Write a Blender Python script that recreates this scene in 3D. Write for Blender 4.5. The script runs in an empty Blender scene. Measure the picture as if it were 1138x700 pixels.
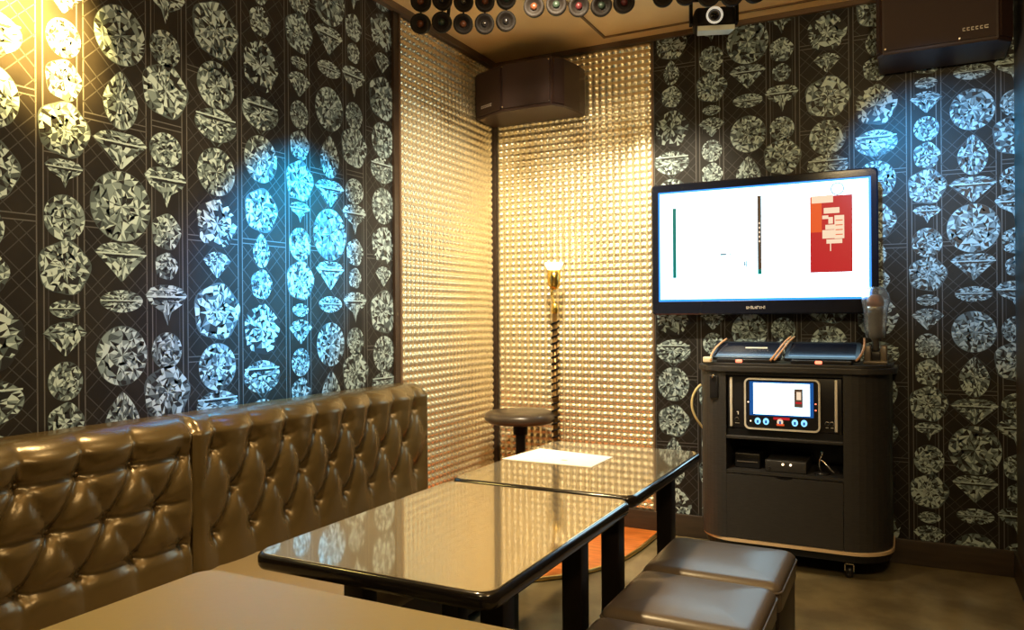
import bpy, math, random
from mathutils import Vector, Matrix
C = bpy.context.scene.collection
random.seed(7)
PI = math.pi

# ------------------------------------------------------------------ camera, world, lights, exposure
cam_d = bpy.data.cameras.new('camera')
cam_d.sensor_width = 36.0
cam_d.lens = 857.6 * 36.0 / 1138.0
cam_d.clip_start = 0.02
cam = bpy.data.objects.new('camera', cam_d)
C.objects.link(cam)
yaw, pitch, roll = math.radians(27.115), math.radians(0.06), math.radians(-0.403)
fw = Vector((-math.sin(yaw) * math.cos(pitch), math.cos(yaw) * math.cos(pitch), math.sin(pitch)))
rt = Vector((math.cos(yaw), math.sin(yaw), 0))
up = rt.cross(fw)
r2 = rt * math.cos(roll) + up * math.sin(roll)
u2 = -rt * math.sin(roll) + up * math.cos(roll)
cam.matrix_world = Matrix(((r2.x, u2.x, -fw.x, 1.971), (r2.y, u2.y, -fw.y, -3.644), (r2.z, u2.z, -fw.z, 1.053), (0, 0, 0, 1)))
bpy.context.scene.camera = cam
vs = bpy.context.scene.view_settings
vs.view_transform = 'Standard'
vs.look = 'None'
vs.exposure = 0.0
vs.gamma = 1.0
vs.use_curve_mapping = False
w = bpy.data.worlds.new('world')
bpy.context.scene.world = w
w.use_nodes = True
w.node_tree.nodes['Background'].inputs[0].default_value = (1.0, 0.8, 0.6, 1)
w.node_tree.nodes['Background'].inputs[1].default_value = 0.02

H = 2.4
RW = 2.355      # right wall
YB = -4.9       # wall behind the camera


def area(name, loc, target, size, power, col, sy=None, spread=180):
    l = bpy.data.lights.new(name, 'AREA')
    l.energy = power; l.color = col; l.size = size
    if sy: l.shape = 'RECTANGLE'; l.size_y = sy
    l.spread = math.radians(spread)
    o = bpy.data.objects.new(name, l); C.objects.link(o)
    o.location = loc
    o.rotation_euler = (Vector(target) - Vector(loc)).to_track_quat('-Z', 'Y').to_euler()
    return o


def spot(name, loc, target, power, col, deg, blend=0.8, rad=0.03):
    l = bpy.data.lights.new(name, 'SPOT')
    l.energy = power; l.color = col; l.spot_size = math.radians(deg); l.spot_blend = blend; l.shadow_soft_size = rad
    o = bpy.data.objects.new(name, l); C.objects.link(o)
    o.location = loc
    o.rotation_euler = (Vector(target) - Vector(loc)).to_track_quat('-Z', 'Y').to_euler()
    return o


WARM = (1.0, 0.68, 0.36)
area('ceiling_light_middle', (0.62, -2.0, 2.37), (0.62, -2.0, 0), 0.12, 21, (1.0, 0.74, 0.38), spread=100)
area('ceiling_light_rear', (1.5, -3.9, 2.37), (1.4, -3.6, 0), 0.3, 19, (1.0, 0.74, 0.36))
spot('downlight_corner', (0.95, -1.45, 2.36), (0.30, 0.0, 0.75), 250, (1.0, 0.84, 0.58), 84, 0.8, 0.05)
spot('downlight_wall', (0.55, -2.75, 2.34), (0.0, -2.50, 1.87), 4200, (1.0, 0.64, 0.16), 30, 1.0, 0.04)
spot('sheet_fill_spot', (0.95, -1.35, 2.36), (0.90, -1.20, 0.56), 60, (1.0, 0.88, 0.66), 24, 0.7, 0.03)  # unseen spot added to whiten the sheet on the farthest table
spot('downlight_panel_edge', (1.0, -0.62, 2.36), (0.83, 0.0, 1.66), 110, (1.0, 0.86, 0.55), 24, 1.0, 0.03)
spot('blue_beam_low', (0.80, -1.16, 2.08), (0.0, -1.80, 1.14), 170, (0.0, 0.22, 1.0), 28, 1.0, 0.03)  # deeper blue spot added to stretch the left wall glow downwards
area('ceiling_fill', (2.25, -2.9, 1.85), (1.3, -1.7, 2.4), 0.2, 22, (1.0, 0.72, 0.36))  # unseen fill light added to brighten the ceiling
spot('blue_beam_right', (1.75, -1.15, 2.12), (2.16, 0.0, 1.55), 170, (0.03, 0.45, 1.0), 46, 1.0, 0.03)
spot('blue_beam_left', (0.80, -1.16, 2.08), (0.0, -1.52, 1.28), 900, (0.0, 0.50, 1.0), 38, 1.0, 0.03)  # spot added to strengthen the television's blue reflection in the wallpaper

# ------------------------------------------------------------------ materials
M = {}


def mat(name, col, rough=0.5, metal=0.0, spec=0.5, emit=None, es=0, coat=0, noise=None, bump=None, alpha=None, trans=0, ior=1.45):
    m = bpy.data.materials.new(name); m.use_nodes = True
    nt = m.node_tree; b = nt.nodes['Principled BSDF']
    b.inputs['Base Color'].default_value = (*col, 1)
    b.inputs['Roughness'].default_value = rough
    b.inputs['Metallic'].default_value = metal
    b.inputs['Specular IOR Level'].default_value = spec
    b.inputs['IOR'].default_value = ior
    if coat:
        b.inputs['Coat Weight'].default_value = coat
        b.inputs['Coat Roughness'].default_value = 0.05
    if trans: b.inputs['Transmission Weight'].default_value = trans
    if emit:
        b.inputs['Emission Color'].default_value = (*emit, 1)
        b.inputs['Emission Strength'].default_value = es
    if noise or bump:
        tc = nt.nodes.new('ShaderNodeTexCoord')
    if noise:      # (scale, second colour, stretch)
        sc, c2, st = noise
        mp = nt.nodes.new('ShaderNodeMapping'); mp.inputs['Scale'].default_value = st
        nz = nt.nodes.new('ShaderNodeTexNoise'); nz.inputs['Scale'].default_value = sc; nz.inputs['Detail'].default_value = 5
        rp = nt.nodes.new('ShaderNodeValToRGB')
        rp.color_ramp.elements[0].position = 0.35; rp.color_ramp.elements[1].position = 0.65
        rp.color_ramp.elements[0].color = (*col, 1); rp.color_ramp.elements[1].color = (*c2, 1)
        nt.links.new(tc.outputs['Object'], mp.inputs[0]); nt.links.new(mp.outputs[0], nz.inputs['Vector'])
        nt.links.new(nz.outputs['Fac'], rp.inputs[0]); nt.links.new(rp.outputs[0], b.inputs['Base Color'])
    if bump:       # (scale, strength)
        n2 = nt.nodes.new('ShaderNodeTexNoise'); n2.inputs['Scale'].default_value = bump[0]; n2.inputs['Detail'].default_value = 4
        bp = nt.nodes.new('ShaderNodeBump'); bp.inputs['Strength'].default_value = bump[1]; bp.inputs['Distance'].default_value = 0.002
        nt.links.new(tc.outputs['Object'], n2.inputs['Vector']); nt.links.new(n2.outputs['Fac'], bp.inputs['Height'])
        nt.links.new(bp.outputs[0], b.inputs['Normal'])
    M[name] = m
    return m


mat('paper_ground', (0.012, 0.010, 0.008), 0.40, 0, 0.3, noise=(9, (0.019, 0.016, 0.013), (1, 1, 1)))
mat('paper_line', (0.12, 0.118, 0.115), 0.4, 0.3)
mat('paper_hatch', (0.055, 0.054, 0.053), 0.4, 0.2)
mat('gem_white', (0.50, 0.63, 0.64), 0.42, 0.25)
mat('gem_pale', (0.21, 0.28, 0.29), 0.4, 0.25)
mat('gem_mid', (0.075, 0.10, 0.105), 0.4, 0.25)
mat('gem_dark', (0.022, 0.022, 0.022), 0.35, 0.2)
mat('gold_stud', (0.90, 0.79, 0.54), 0.27, 0.76, 0.6)
mat('dark_trim', (0.035, 0.02, 0.012), 0.4)
mat('brown_molding', (0.13, 0.08, 0.045), 0.45)
mat('baseboard_brown', (0.034, 0.023, 0.015), 0.4, noise=(6, (0.05, 0.033, 0.02), (1, 1, 8)))
mat('ceiling_paint', (0.82, 0.58, 0.28), 0.5, noise=(2.5, (0.76, 0.51, 0.23), (1, 1, 1)))
mat('groove', (0.16, 0.09, 0.04), 0.6)
mat('plain_wall', (0.10, 0.075, 0.055), 0.5)
mat('floor_vinyl', (0.24, 0.19, 0.10), 0.16, noise=(5, (0.14, 0.11, 0.06), (1, 1, 1)), bump=(40, 0.1))
mat('stage_wood', (0.75, 0.22, 0.04), 0.35, noise=(7, (0.5, 0.13, 0.02), (1, 6, 1)))
mat('brass', (0.85, 0.6, 0.22), 0.28, 1.0)
mat('leather', (0.098, 0.066, 0.024), 0.27, 0.4, 0.8, bump=(160, 0.12))
mat('seat_vinyl', (0.17, 0.125, 0.065), 0.5, 0.0, 0.4, bump=(120, 0.1))
mat('black_gloss', (0.010, 0.008, 0.007), 0.18, 0, 0.5, coat=0.4)
mat('black_leg', (0.012, 0.008, 0.006), 0.4)
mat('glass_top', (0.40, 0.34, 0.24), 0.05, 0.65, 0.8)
mat('matte_top', (0.22, 0.165, 0.065), 0.45, 0.2, 0.4, bump=(60, 0.1))  # even olive-brown, rougher than glass_top
mat('glass_edge', (0.5, 0.45, 0.33), 0.12, 0.6)
mat('stool_leather', (0.05, 0.035, 0.024), 0.3, 0, 0.6, bump=(180, 0.08))
mat('ottoman_leather', (0.115, 0.088, 0.066), 0.34, 0, 0.6, bump=(180, 0.08))
mat('ottoman_side', (0.022, 0.015, 0.010), 0.45)
mat('cab_laminate', (0.026, 0.024, 0.023), 0.42, noise=(30, (0.036, 0.033, 0.031), (1, 1, 12)))
mat('cab_black', (0.008, 0.008, 0.009), 0.35)
mat('gold_trim', (0.85, 0.62, 0.38), 0.35, 0.3)
mat('silver', (0.85, 0.80, 0.70), 0.35, 0.3)
mat('chrome', (0.8, 0.78, 0.72), 0.15, 1.0)
mat('black_plastic', (0.012, 0.011, 0.012), 0.3)
mat('speaker_body', (0.035, 0.016, 0.012), 0.45, bump=(250, 0.2))
mat('speaker_grille', (0.030, 0.013, 0.010), 0.6, bump=(600, 0.5))
mat('print_white', (0.8, 0.75, 0.68), 0.5)
mat('tv_bezel', (0.010, 0.012, 0.022), 0.12, 0, 0.5, coat=0.5)
mat('screen_white', (0, 0, 0), 0.3, emit=(0.50, 0.84, 1.0), es=5.5)
mat('screen_edge', (0, 0, 0), 0.3, emit=(0.04, 0.30, 1.0), es=1.6)
mat('screen_teal', (0, 0, 0), 0.3, emit=(0.0, 0.20, 0.16), es=1.0)
mat('screen_brown', (0, 0, 0), 0.3, emit=(0.10, 0.06, 0.035), es=1.0)
mat('screen_red', (0, 0, 0), 0.3, emit=(0.52, 0.015, 0.02), es=1.0)
mat('screen_orange', (0, 0, 0), 0.3, emit=(0.80, 0.10, 0.02), es=1.0)
mat('screen_cream', (0, 0, 0), 0.3, emit=(0.95, 0.72, 0.5), es=1.0)
mat('screen_grey', (0, 0, 0), 0.3, emit=(0.22, 0.34, 0.40), es=1.0)
mat('screen_navy', (0, 0, 0), 0.3, emit=(0.01, 0.09, 0.32), es=1.0)
mat('screen_blue', (0, 0, 0), 0.3, emit=(0.25, 0.62, 1.0), es=1.6)
mat('led_red', (0.3, 0.02, 0.01), 0.3, emit=(1.0, 0.16, 0.08), es=3.5)
mat('led_warm', (0.3, 0.2, 0.1), 0.3, emit=(1.0, 0.75, 0.45), es=3.0)
mat('charger_white', (0.85, 0.72, 0.5), 0.4)
mat('cord_orange', (0.75, 0.38, 0.16), 0.45)
mat('cord_yellow', (0.75, 0.62, 0.30), 0.45)
mat('mic_grey', (0.09, 0.085, 0.08), 0.35, 0.4)
mat('mic_head', (0.30, 0.12, 0.08), 0.4, 0.6)
mat('clear_plastic', (0.93, 0.95, 0.98), 0.12, 0, 0.6, trans=0.92, ior=1.25)
mat('stand_grey', (0.16, 0.135, 0.11), 0.35, 0.3)
mat('old_brass', (0.22, 0.13, 0.045), 0.3, 0.9)
mat('gold_cup', (0.80, 0.55, 0.14), 0.22, 1.0)
mat('lamp_glow', (0.9, 0.8, 0.5), 0.3, emit=(1.0, 0.82, 0.45), es=9)
mat('dark_bronze', (0.010, 0.007, 0.005), 0.6, 0.0, 0.15)
mat('lens_amber', (0.08, 0.025, 0.01), 0.4, 0.0, 0.3)
mat('lens_green', (0.02, 0.03, 0.02), 0.4, 0.0, 0.3)
mat('lens_red', (0.06, 0.01, 0.01), 0.4, 0.0, 0.3)
mat('lens_black', (0.012, 0.010, 0.010), 0.1, 0, coat=1)
mat('ring_white', (0.9, 0.85, 0.75), 0.3, emit=(1, 0.9, 0.7), es=0.5)
mat('plate_white', (0.62, 0.64, 0.56), 0.4)
mat('paper_white', (0.95, 0.92, 0.85), 0.7)
mat('paper_mark', (0.55, 0.6, 0.3), 0.7)


# ------------------------------------------------------------------ mesh helper
class MB:
    def __init__(s): s.v = []; s.f = []; s.m = []; s.s = []; s.mats = []

    def mi(s, n):
        if n not in s.mats: s.mats.append(n)
        return s.mats.index(n)

    def poly(s, pts, mt, smooth=False):
        i = len(s.v); s.v += [tuple(p) for p in pts]; s.f.append(tuple(range(i, i + len(pts)))); s.m.append(s.mi(mt)); s.s.append(smooth)

    def box(s, a, b, mt, bev=0):
        if bev: return s.rbox(a, b, mt, bev)
        x0, y0, z0 = a; x1, y1, z1 = b; i = len(s.v)
        s.v += [(x0, y0, z0), (x1, y0, z0), (x1, y1, z0), (x0, y1, z0), (x0, y0, z1), (x1, y0, z1), (x1, y1, z1), (x0, y1, z1)]
        for f in ((3, 2, 1, 0), (4, 5, 6, 7), (0, 1, 5, 4), (1, 2, 6, 5), (2, 3, 7, 6), (3, 0, 4, 7)):
            s.f.append(tuple(i + k for k in f)); s.m.append(s.mi(mt)); s.s.append(False)

    def rbox(s, a, b, mt, r, seg=3):
        """box with all edges rounded, in one closed loft"""
        x0, y0, z0 = a; x1, y1, z1 = b
        r = min(r, (x1 - x0) / 2.01, (y1 - y0) / 2.01, (z1 - z0) / 2.01)
        prof = [(r * (1 - math.sin(t * PI / 2 / seg)), z0 + r * (1 - math.cos(t * PI / 2 / seg))) for t in range(seg + 1)]
        prof += [(r * (1 - math.cos(t * PI / 2 / seg)), z1 - r + r * math.sin(t * PI / 2 / seg)) for t in range(seg + 1)]
        s.loft([[(x, y, z) for x, y in rrect(x0 + i, y0 + i, x1 - i, y1 - i, max(r - i, 0.0004), seg)] for i, z in prof], mt, True)

    def loft(s, rings, mt, smooth=False, cap=True, closed=True):
        n = len(rings[0]); i0 = len(s.v); k = s.mi(mt)
        for r in rings: s.v += [tuple(p) for p in r]
        for a in range(len(rings) - 1):
            for j in range(n if closed else n - 1):
                j2 = (j + 1) % n
                s.f.append((i0 + a * n + j, i0 + a * n + j2, i0 + (a + 1) * n + j2, i0 + (a + 1) * n + j)); s.m.append(k); s.s.append(smooth)
        if cap:
            s.f.append(tuple(i0 + j for j in range(n - 1, -1, -1))); s.m.append(k); s.s.append(False)
            b = i0 + (len(rings) - 1) * n
            s.f.append(tuple(b + j for j in range(n))); s.m.append(k); s.s.append(False)

    def prism(s, out, z0, z1, mt, bev=0.0):
        if bev:
            c = Vector((sum(p[0] for p in out) / len(out), sum(p[1] for p in out) / len(out)))
            def sh(d): return [(p[0] + (c.x - p[0]) / max(1e-6, (Vector(p) - c).length) * d, p[1] + (c.y - p[1]) / max(1e-6, (Vector(p) - c).length) * d) for p in out]
            rr = [[(x, y, z0) for x, y in sh(bev)], [(x, y, z0 + bev) for x, y in out], [(x, y, z1 - bev) for x, y in out], [(x, y, z1) for x, y in sh(bev)]]
            s.loft(rr, mt)
        else:
            s.loft([[(x, y, z0) for x, y in out], [(x, y, z1) for x, y in out]], mt)

    def lathe(s, prof, mt, o=(0, 0, 0), ax=(0, 0, 1), n=24, smooth=True, cap=True):
        ax = Vector(ax).normalized(); q = ax.to_track_quat('Z', 'Y'); o = Vector(o)
        rings = []
        for r, z in prof:
            rings.append([o + q @ Vector((r * math.cos(2 * PI * k / n), r * math.sin(2 * PI * k / n), z)) for k in range(n)])
        s.loft(rings, mt, smooth, cap)

    def cyl(s, p0, p1, r, mt, n=16, bev=0.0, smooth=True):
        d = Vector(p1) - Vector(p0); L = d.length
        pr = [(r, 0), (r, L)] if not bev else [(r - bev, 0), (r, bev), (r, L - bev), (r - bev, L)]
        s.lathe(pr, mt, p0, d, n, smooth)

    def tube(s, pts, r, mt, n=8):
        pts = [Vector(p) for p in pts]; rings = []; nrm = None
        for i, p in enumerate(pts):
            t = (pts[min(i + 1, len(pts) - 1)] - pts[max(i - 1, 0)]).normalized()
            if nrm is None: nrm = t.orthogonal().normalized()
            nrm = (nrm - t * nrm.dot(t)).normalized(); b = t.cross(nrm)
            rings.append([p + (nrm * math.cos(2 * PI * k / n) + b * math.sin(2 * PI * k / n)) * r for k in range(n)])
        s.loft(rings, mt, True)

    def build(s, name, parent=None, **tags):
        me = bpy.data.meshes.new(name)
        me.from_pydata(s.v, [], s.f)
        for n in s.mats: me.materials.append(M[n])
        me.polygons.foreach_set('material_index', s.m); me.polygons.foreach_set('use_smooth', s.s)
        me.update()
        o = bpy.data.objects.new(name, me); C.objects.link(o)
        if parent: o.parent = parent
        for k, v in tags.items(): o[k] = v
        return o


def rrect(x0, y0, x1, y1, r, seg=5):
    out = []
    for cx, cy, a0 in ((x1 - r, y0 + r, -PI / 2), (x1 - r, y1 - r, 0), (x0 + r, y1 - r, PI / 2), (x0 + r, y0 + r, PI)):
        for k in range(seg + 1):
            a = a0 + PI / 2 * k / seg
            out.append((cx + r * math.cos(a), cy + r * math.sin(a)))
    return out


def thing(name, label, cat, loc=(0, 0, 0), rz=0, group=None):
    o = bpy.data.objects.new(name, None); C.objects.link(o)
    o.empty_display_size = 0.1
    o.location = loc; o.rotation_euler = (0, 0, rz); o['label'] = label; o['category'] = cat
    if group: o['group'] = group
    return o


def copy_tree(o, parent=None):
    c = o.copy(); C.objects.link(c)
    if parent: c.parent = parent
    for ch in list(o.children): copy_tree(ch, c)
    return c


def bez(p, n=16):
    p = [Vector(q) for q in p]; out = []
    for i in range(n + 1):
        t = i / n; q = list(p)
        while len(q) > 1: q = [q[k].lerp(q[k + 1], t) for k in range(len(q) - 1)]
        out.append(q[0])
    return out


# ------------------------------------------------------------------ wallpaper: rows of cut gems in columns
# pattern coordinates: u along the wall, z up; one repeat is UW wide and ZP tall
UW, ZP = 0.885, 0.903
COLS = {
    'C': (0.0, [('oval', 1.13, .132, .066), ('side', 1.239, .162, .106), ('round', 1.396, .186, .196), ('side', 1.553, .168, .102), ('pear', 1.694, .108, .162), ('brill', 1.878, .158, .166)]),
    'D': (0.148, [('round', .983, .105, .108), ('tail', 1.118, .145, .120), ('rs', 1.235, .079, .080), ('heart', 1.338, .102, .106), ('tail', 1.470, .148, .118), ('round', 1.583, .112, .102), ('burst', 1.760, .158, .160)]),
    'E': (0.338, [('chips', 1.382, .160, .158), ('fan', 1.250, .110, .082), ('burst', 1.100, .182, .178), ('brill', .923, .148, .150), ('crown', 1.700, .166, .112), ('round', 1.548, .150, .152)]),
    'F': (0.530, [('rs', 1.193, .096, .100), ('chips', 1.040, .162, .172), ('crown', .880, .165, .118), ('brill', 1.623, .150, .160), ('burst', 1.447, .148, .148), ('pear', 1.309, .076, .116)]),
    'G': (0.720, [('oval', 1.107, .084, .050), ('fan', 1.027, .118, .088), ('round', .916, .094, .102), ('heart', .805, .098, .106), ('burst', 1.578, .140, .144), ('tail', 1.462, .104, .074), ('brill', 1.346, .112, .120), ('burst', 1.214, .140, .140)]),
}
LINES = [0.090, 0.215, 0.435, 0.655, 0.765]     # centre of each double rule, right of column C
WIDE = [(-0.112, 0.082), (0.224, 0.426), (0.444, 0.646)]
NARROW = [(0.099, 0.206), (0.664, 0.756)]


def gem_outline(kind, n):
    pts = []
    if kind in ('round', 'brill', 'burst', 'rs', 'chips', 'heart'):
        for k in range(n):
            a = 2 * PI * k / n
            r = 1.0 + (0.0 if kind in ('brill', 'round') else (0.05 * math.sin(a * 5 + 1)))
            pts.append((r * math.cos(a), r * math.sin(a)))
    elif kind == 'pear':
        for k in range(n):
            a = 2 * PI * k / n
            x = math.cos(a); y = math.sin(a)
            f = (1 - max(0, y)) ** 0.55 if y > 0 else 1
            pts.append((math.cos(a) * (0.25 + 0.75 * (1 - max(0, y)) ** .5) if y > 0 else x, y))
    elif kind in ('oval', 'crown'):
        for k in range(n):
            a = 2 * PI * k / n
            pts.append((math.copysign(abs(math.cos(a)) ** 1.15, math.cos(a)), math.sin(a) * (0.9 if math.sin(a) > 0 else 1.0)))
    elif kind in ('side', 'fan', 'tail'):
        key = {'side': [(-1, .48), (-.72, .86), (-.4, 1), (.4, 1), (.72, .86), (1, .48), (.5, -.25), (.04, -1), (-.04, -1), (-.5, -.25)],
               'fan': [(-1, .35), (-.65, .8), (-.2, 1), (.2, 1), (.65, .8), (1, .35), (.55, -.3), (.05, -1), (-.05, -1), (-.55, -.3)],
               'tail': [(-1, .5), (-.75, .85), (-.3, 1), (.3, 1), (.75, .85), (1, .5), (.75, .05), (.22, -.35), (.03, -1), (-.18, -.35), (-.75, .05)]}[kind]
        per = []
        m = len(key)
        seg = max(1, n // m)
        for i in range(m):
            a, b = key[i], key[(i + 1) % m]
            for t in range(seg): per.append((a[0] + (b[0] - a[0]) * t / seg, a[1] + (b[1] - a[1]) * t / seg))
        pts = per
    return pts


def gem(mb, P, kind, cx, cz, w_, h_, rng, lo, hi):
    """facets of one printed stone; P maps (u, z, layer) to the wall"""
    big = max(w_, h_)
    n = 40 if big > .13 else (30 if big > .09 else 20)
    out = gem_outline(kind, n); n = len(out)
    if kind == 'burst': radii = [0.0, .18, .36, .56, .78, 1.0]
    elif kind in ('brill', 'round'): radii = [0.0, .26, .46, .64, .82, 1.0]
    else: radii = [0.0, .30, .54, .78, 1.0]
    oy = 0.0 if kind not in ('side', 'fan', 'tail') else 0.35
    tones = ['gem_white', 'gem_pale', 'gem_mid', 'gem_dark']
    wts = {'burst': (38, 20, 18, 24), 'brill': (30, 28, 20, 22), 'round': (26, 32, 20, 22), 'chips': (38, 24, 10, 28), 'heart': (32, 30, 16, 22)}.get(kind, (30, 26, 20, 24))
    def at(u, v, lay=2):
        z = cz + v * h_ / 2
        return P(cx + u * w_ / 2, min(max(z, lo), hi), lay)
    # dark body under the facets
    mb.poly([at(x * 1.02, y * 1.02, 1) for x, y in out], 'gem_mid' if kind not in ('chips',) else 'gem_dark')
    rings = []
    for ri, r in enumerate(radii):
        ring = []
        for k, (x, y) in enumerate(out):
            j = 0.0 if ri in (0, len(radii) - 1) else rng.uniform(-.09, .09)
            rr = r + j
            if ri == len(radii) - 1: rr = rng.choice((1.0, .98, .93)) if kind in ('burst', 'chips') else 1.0
            ta = rng.uniform(-.05, .05) if 0 < ri < len(radii) - 1 else 0
            X = x * rr; Y = (y - oy) * rr + oy
            ring.append((X - Y * ta, Y + X * ta))
        rings.append(ring)
    for ri in range(len(radii) - 1):
        A, B = rings[ri], rings[ri + 1]
        k = 0
        while k < n:
            step = rng.choice((1, 1, 2, 2, 3)) if ri < len(radii) - 2 else 1
            k2 = min(k + step, n)
            a0, a1, b0, b1 = A[k % n], A[k2 % n], B[k % n], B[k2 % n]
            t1 = rng.choices(tones, wts)[0]; t2 = rng.choices(tones, wts)[0]
            if kind in ('chips', 'heart') and ri == len(radii) - 2:
                ang = math.atan2(b0[1], b0[0])
                if abs(ang + PI / 2) < .28 or (kind == 'chips' and math.sin(ang * 3 + 1) > .9): k = k2; continue
            if ri == 0: mb.poly([at(*a0), at(*b0), at(*b1)], t1)
            else:
                if rng.random() < .5:
                    mb.poly([at(*a0), at(*b0), at(*b1)], t1); mb.poly([at(*a0), at(*b1), at(*a1)], t2)
                else:
                    mb.poly([at(*a0), at(*b0), at(*a1)], t1); mb.poly([at(*b0), at(*b1), at(*a1)], t2)
            k = k2
    if kind in ('side', 'crown', 'tail', 'oval'):      # bright girdle line
        g = 0.42 if kind != 'oval' else .0
        mb.poly([at(-.96, g + .06, 3), at(-.96, g - .02, 3), at(.96, g - .02, 3), at(.96, g + .06, 3)], 'gem_white')
        mb.poly([at(-.7, g - .04, 3), at(-.6, g - .16, 3), at(.6, g - .16, 3), at(.7, g - .04, 3)], 'gem_dark')
    if kind == 'crown':                                 # pale pointed outline round the crown gem
        for sx in (-1, 1):
            mb.poly([at(sx * 1.0, .15, 3), at(sx * 1.0, .02, 3), at(sx * .1, -1.25, 3), at(sx * .02, -1.25, 3)], 'gem_mid')


def strip(mb, P, a, b, wd, mt, lay=0.5):
    d = Vector((b[0] - a[0], b[1] - a[1]))
    if d.length < 1e-5: return
    nn = Vector((-d.y, d.x)).normalized() * wd / 2
    mb.poly([P(a[0] + nn.x, a[1] + nn.y, lay), P(a[0] - nn.x, a[1] - nn.y, lay), P(b[0] - nn.x, b[1] - nn.y, lay), P(b[0] + nn.x, b[1] + nn.y, lay)], mt)


def clipseg(a, b, x0, x1, z0, z1):
    t0, t1 = 0.0, 1.0; dx = b[0] - a[0]; dz = b[1] - a[1]
    for p, q in ((-dx, a[0] - x0), (dx, x1 - a[0]), (-dz, a[1] - z0), (dz, z1 - a[1])):
        if abs(p) < 1e-9:
            if q < 0: return None
        else:
            r = q / p
            if p < 0: t0 = max(t0, r)
            else: t1 = min(t1, r)
    if t0 >= t1: return None
    return (a[0] + dx * t0, a[1] + dz * t0), (a[0] + dx * t1, a[1] + dz * t1)


def wallpaper(mb, P, uc, dz, u0, u1, z0, z1, seed):
    rng = random.Random(seed)
    mb.poly([P(u0, z0, 0), P(u1, z0, 0), P(u1, z1, 0), P(u0, z1, 0)], 'paper_ground')
    def seg(a, b, wd, mt):
        c = clipseg(a, b, u0, u1, z0, z1)
        if c: strip(mb, P, c[0], c[1], wd, mt)
    for rep in range(int((u0 - uc) / UW) - 2, int((u1 - uc) / UW) + 3):
        ub = uc + rep * UW
        for l in LINES:
            for s_ in (-.009, .009): seg((ub + l + s_, z0), (ub + l + s_, z1), .0035, 'paper_line')
        for zi in (-2, -1, 0, 1, 2):
            zb = dz + zi * ZP
            for wi, (a, b) in enumerate(WIDE):
                h1 = zb + (1.337, .952, 1.337)[wi]; h2 = zb + (1.63, 1.33, 1.655)[wi]; h3 = h1 + ZP
                for hz in (h1, h2):
                    for s_ in (-.008, .008): seg((ub + a, hz + s_), (ub + b, hz + s_), .003, 'paper_line')
                for (q0, q1) in ((h1, h2), (h2, h3)):
                    d = b - a
                    kk = -d
                    while kk < (q1 - q0):
                        if int(round((kk + d) / .038)) % 3 != 2:
                            for A, B in (((ub + a, q0 + kk), (ub + b, q0 + kk + d)), ((ub + b, q0 + kk), (ub + a, q0 + kk + d))):
                                c = clipseg(A, B, ub + a, ub + b, q0 + .01, q1 - .01)
                                if c: seg(c[0], c[1], .0025, 'paper_hatch')
                        kk += .038
            for wi, (a, b) in enumerate(NARROW):
                hz = zb + (1.655, 1.52)[wi]
                for s_ in (-.008, .008): seg((ub + a, hz + s_), (ub + b, hz + s_), .003, 'paper_line')
                for q in (a + .012, b - .012):
                    seg((ub + q, zb + 1.0), (ub + q, zb + 1.5), .0022, 'paper_hatch')
            for key, (off, items) in COLS.items():
                cu = ub + off
                for kind, z, w_, h_ in items:
                    zz = zb + z
                    if zz - h_ / 2 > z1 or zz + h_ / 2 < z0: continue
                    if cu - w_ / 2 < u0 or cu + w_ / 2 > u1:
                        if cu + w_ * .2 < u0 or cu - w_ * .2 > u1: continue
                        lo_u, hi_u = u0, u1
                        PP = lambda u, z, l, lo_u=lo_u, hi_u=hi_u: P(min(max(u, lo_u), hi_u), z, l)
                        gem(mb, PP, kind, cu, zz, w_, h_, rng, z0, z1)
                    else: gem(mb, P, kind, cu, zz, w_, h_, rng, z0, z1)


# ------------------------------------------------------------------ room shell
GL = -0.872     # gold panel edge on the left wall
GR = 0.876      # gold panel edge on the back wall
lay = .0004
m = MB()
wallpaper(m, lambda u, z, l: (l * lay, u, z), -2.208, -0.027, -3.9, GL - .045, 0.10, H, 3)
m.box((-.1, YB, 0), (-.0005, .1, H), 'plain_wall')
m.build('wall_left', kind='structure')
m = MB()
wallpaper(m, lambda u, z, l: (u, -l * lay, z), 1.327, 0.0, GR + .008, RW, 0.10, H, 5)
m.box((0, .0005, 0), (RW, .1, H), 'plain_wall')
m.build('wall_back', kind='structure')
m = MB(); m.box((RW, YB, 0), (RW + .1, .1, H), 'plain_wall'); m.build('wall_right', kind='structure')
m = MB(); m.box((-.1, YB - .1, 0), (RW + .1, YB, H), 'plain_wall'); m.build('wall_front', kind='structure')
m = MB(); m.box((-.1, YB - .1, -.08), (RW + .1, .1, 0), 'floor_vinyl'); m.build('floor', kind='structure')
m = MB()
m.box((-.1, YB - .1, H), (RW + .1, .1, H + .1), 'ceiling_paint')
m.build('ceiling', kind='structure')
m = MB()     # raised ceiling panel joint
for a, b in (((.67, -.118), (2.1, -.106)), ((.67, -1.6), (.682, -.106)), ((2.09, -1.6), (2.1, -.106)), ((.67, -1.6), (2.1, -1.588))):
    m.box((a[0], a[1], H - .006), (b[0], b[1], H + .001), 'groove')
m.build('trim_1', kind='structure')
m = MB(); m.box((0.001, YB, H - .03), (.03, 0, H), 'brown_molding'); m.build('trim_2', kind='structure')
m = MB(); m.box((.03, -.022, H - .022), (RW, -.001, H), 'brown_molding'); m.build('trim_3', kind='structure')
m = MB(); m.box((0.001, GL - .046, .09), (.012, GL, H - .03), 'dark_trim'); m.box((.012, GL - .010, .09), (.016, GL, H - .03), 'brown_molding'); m.build('trim_4', kind='structure')
m = MB(); m.box((0.001, -.024, .09), (.024, -.001, H - .03), 'dark_trim'); m.build('trim_5', kind='structure')
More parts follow.
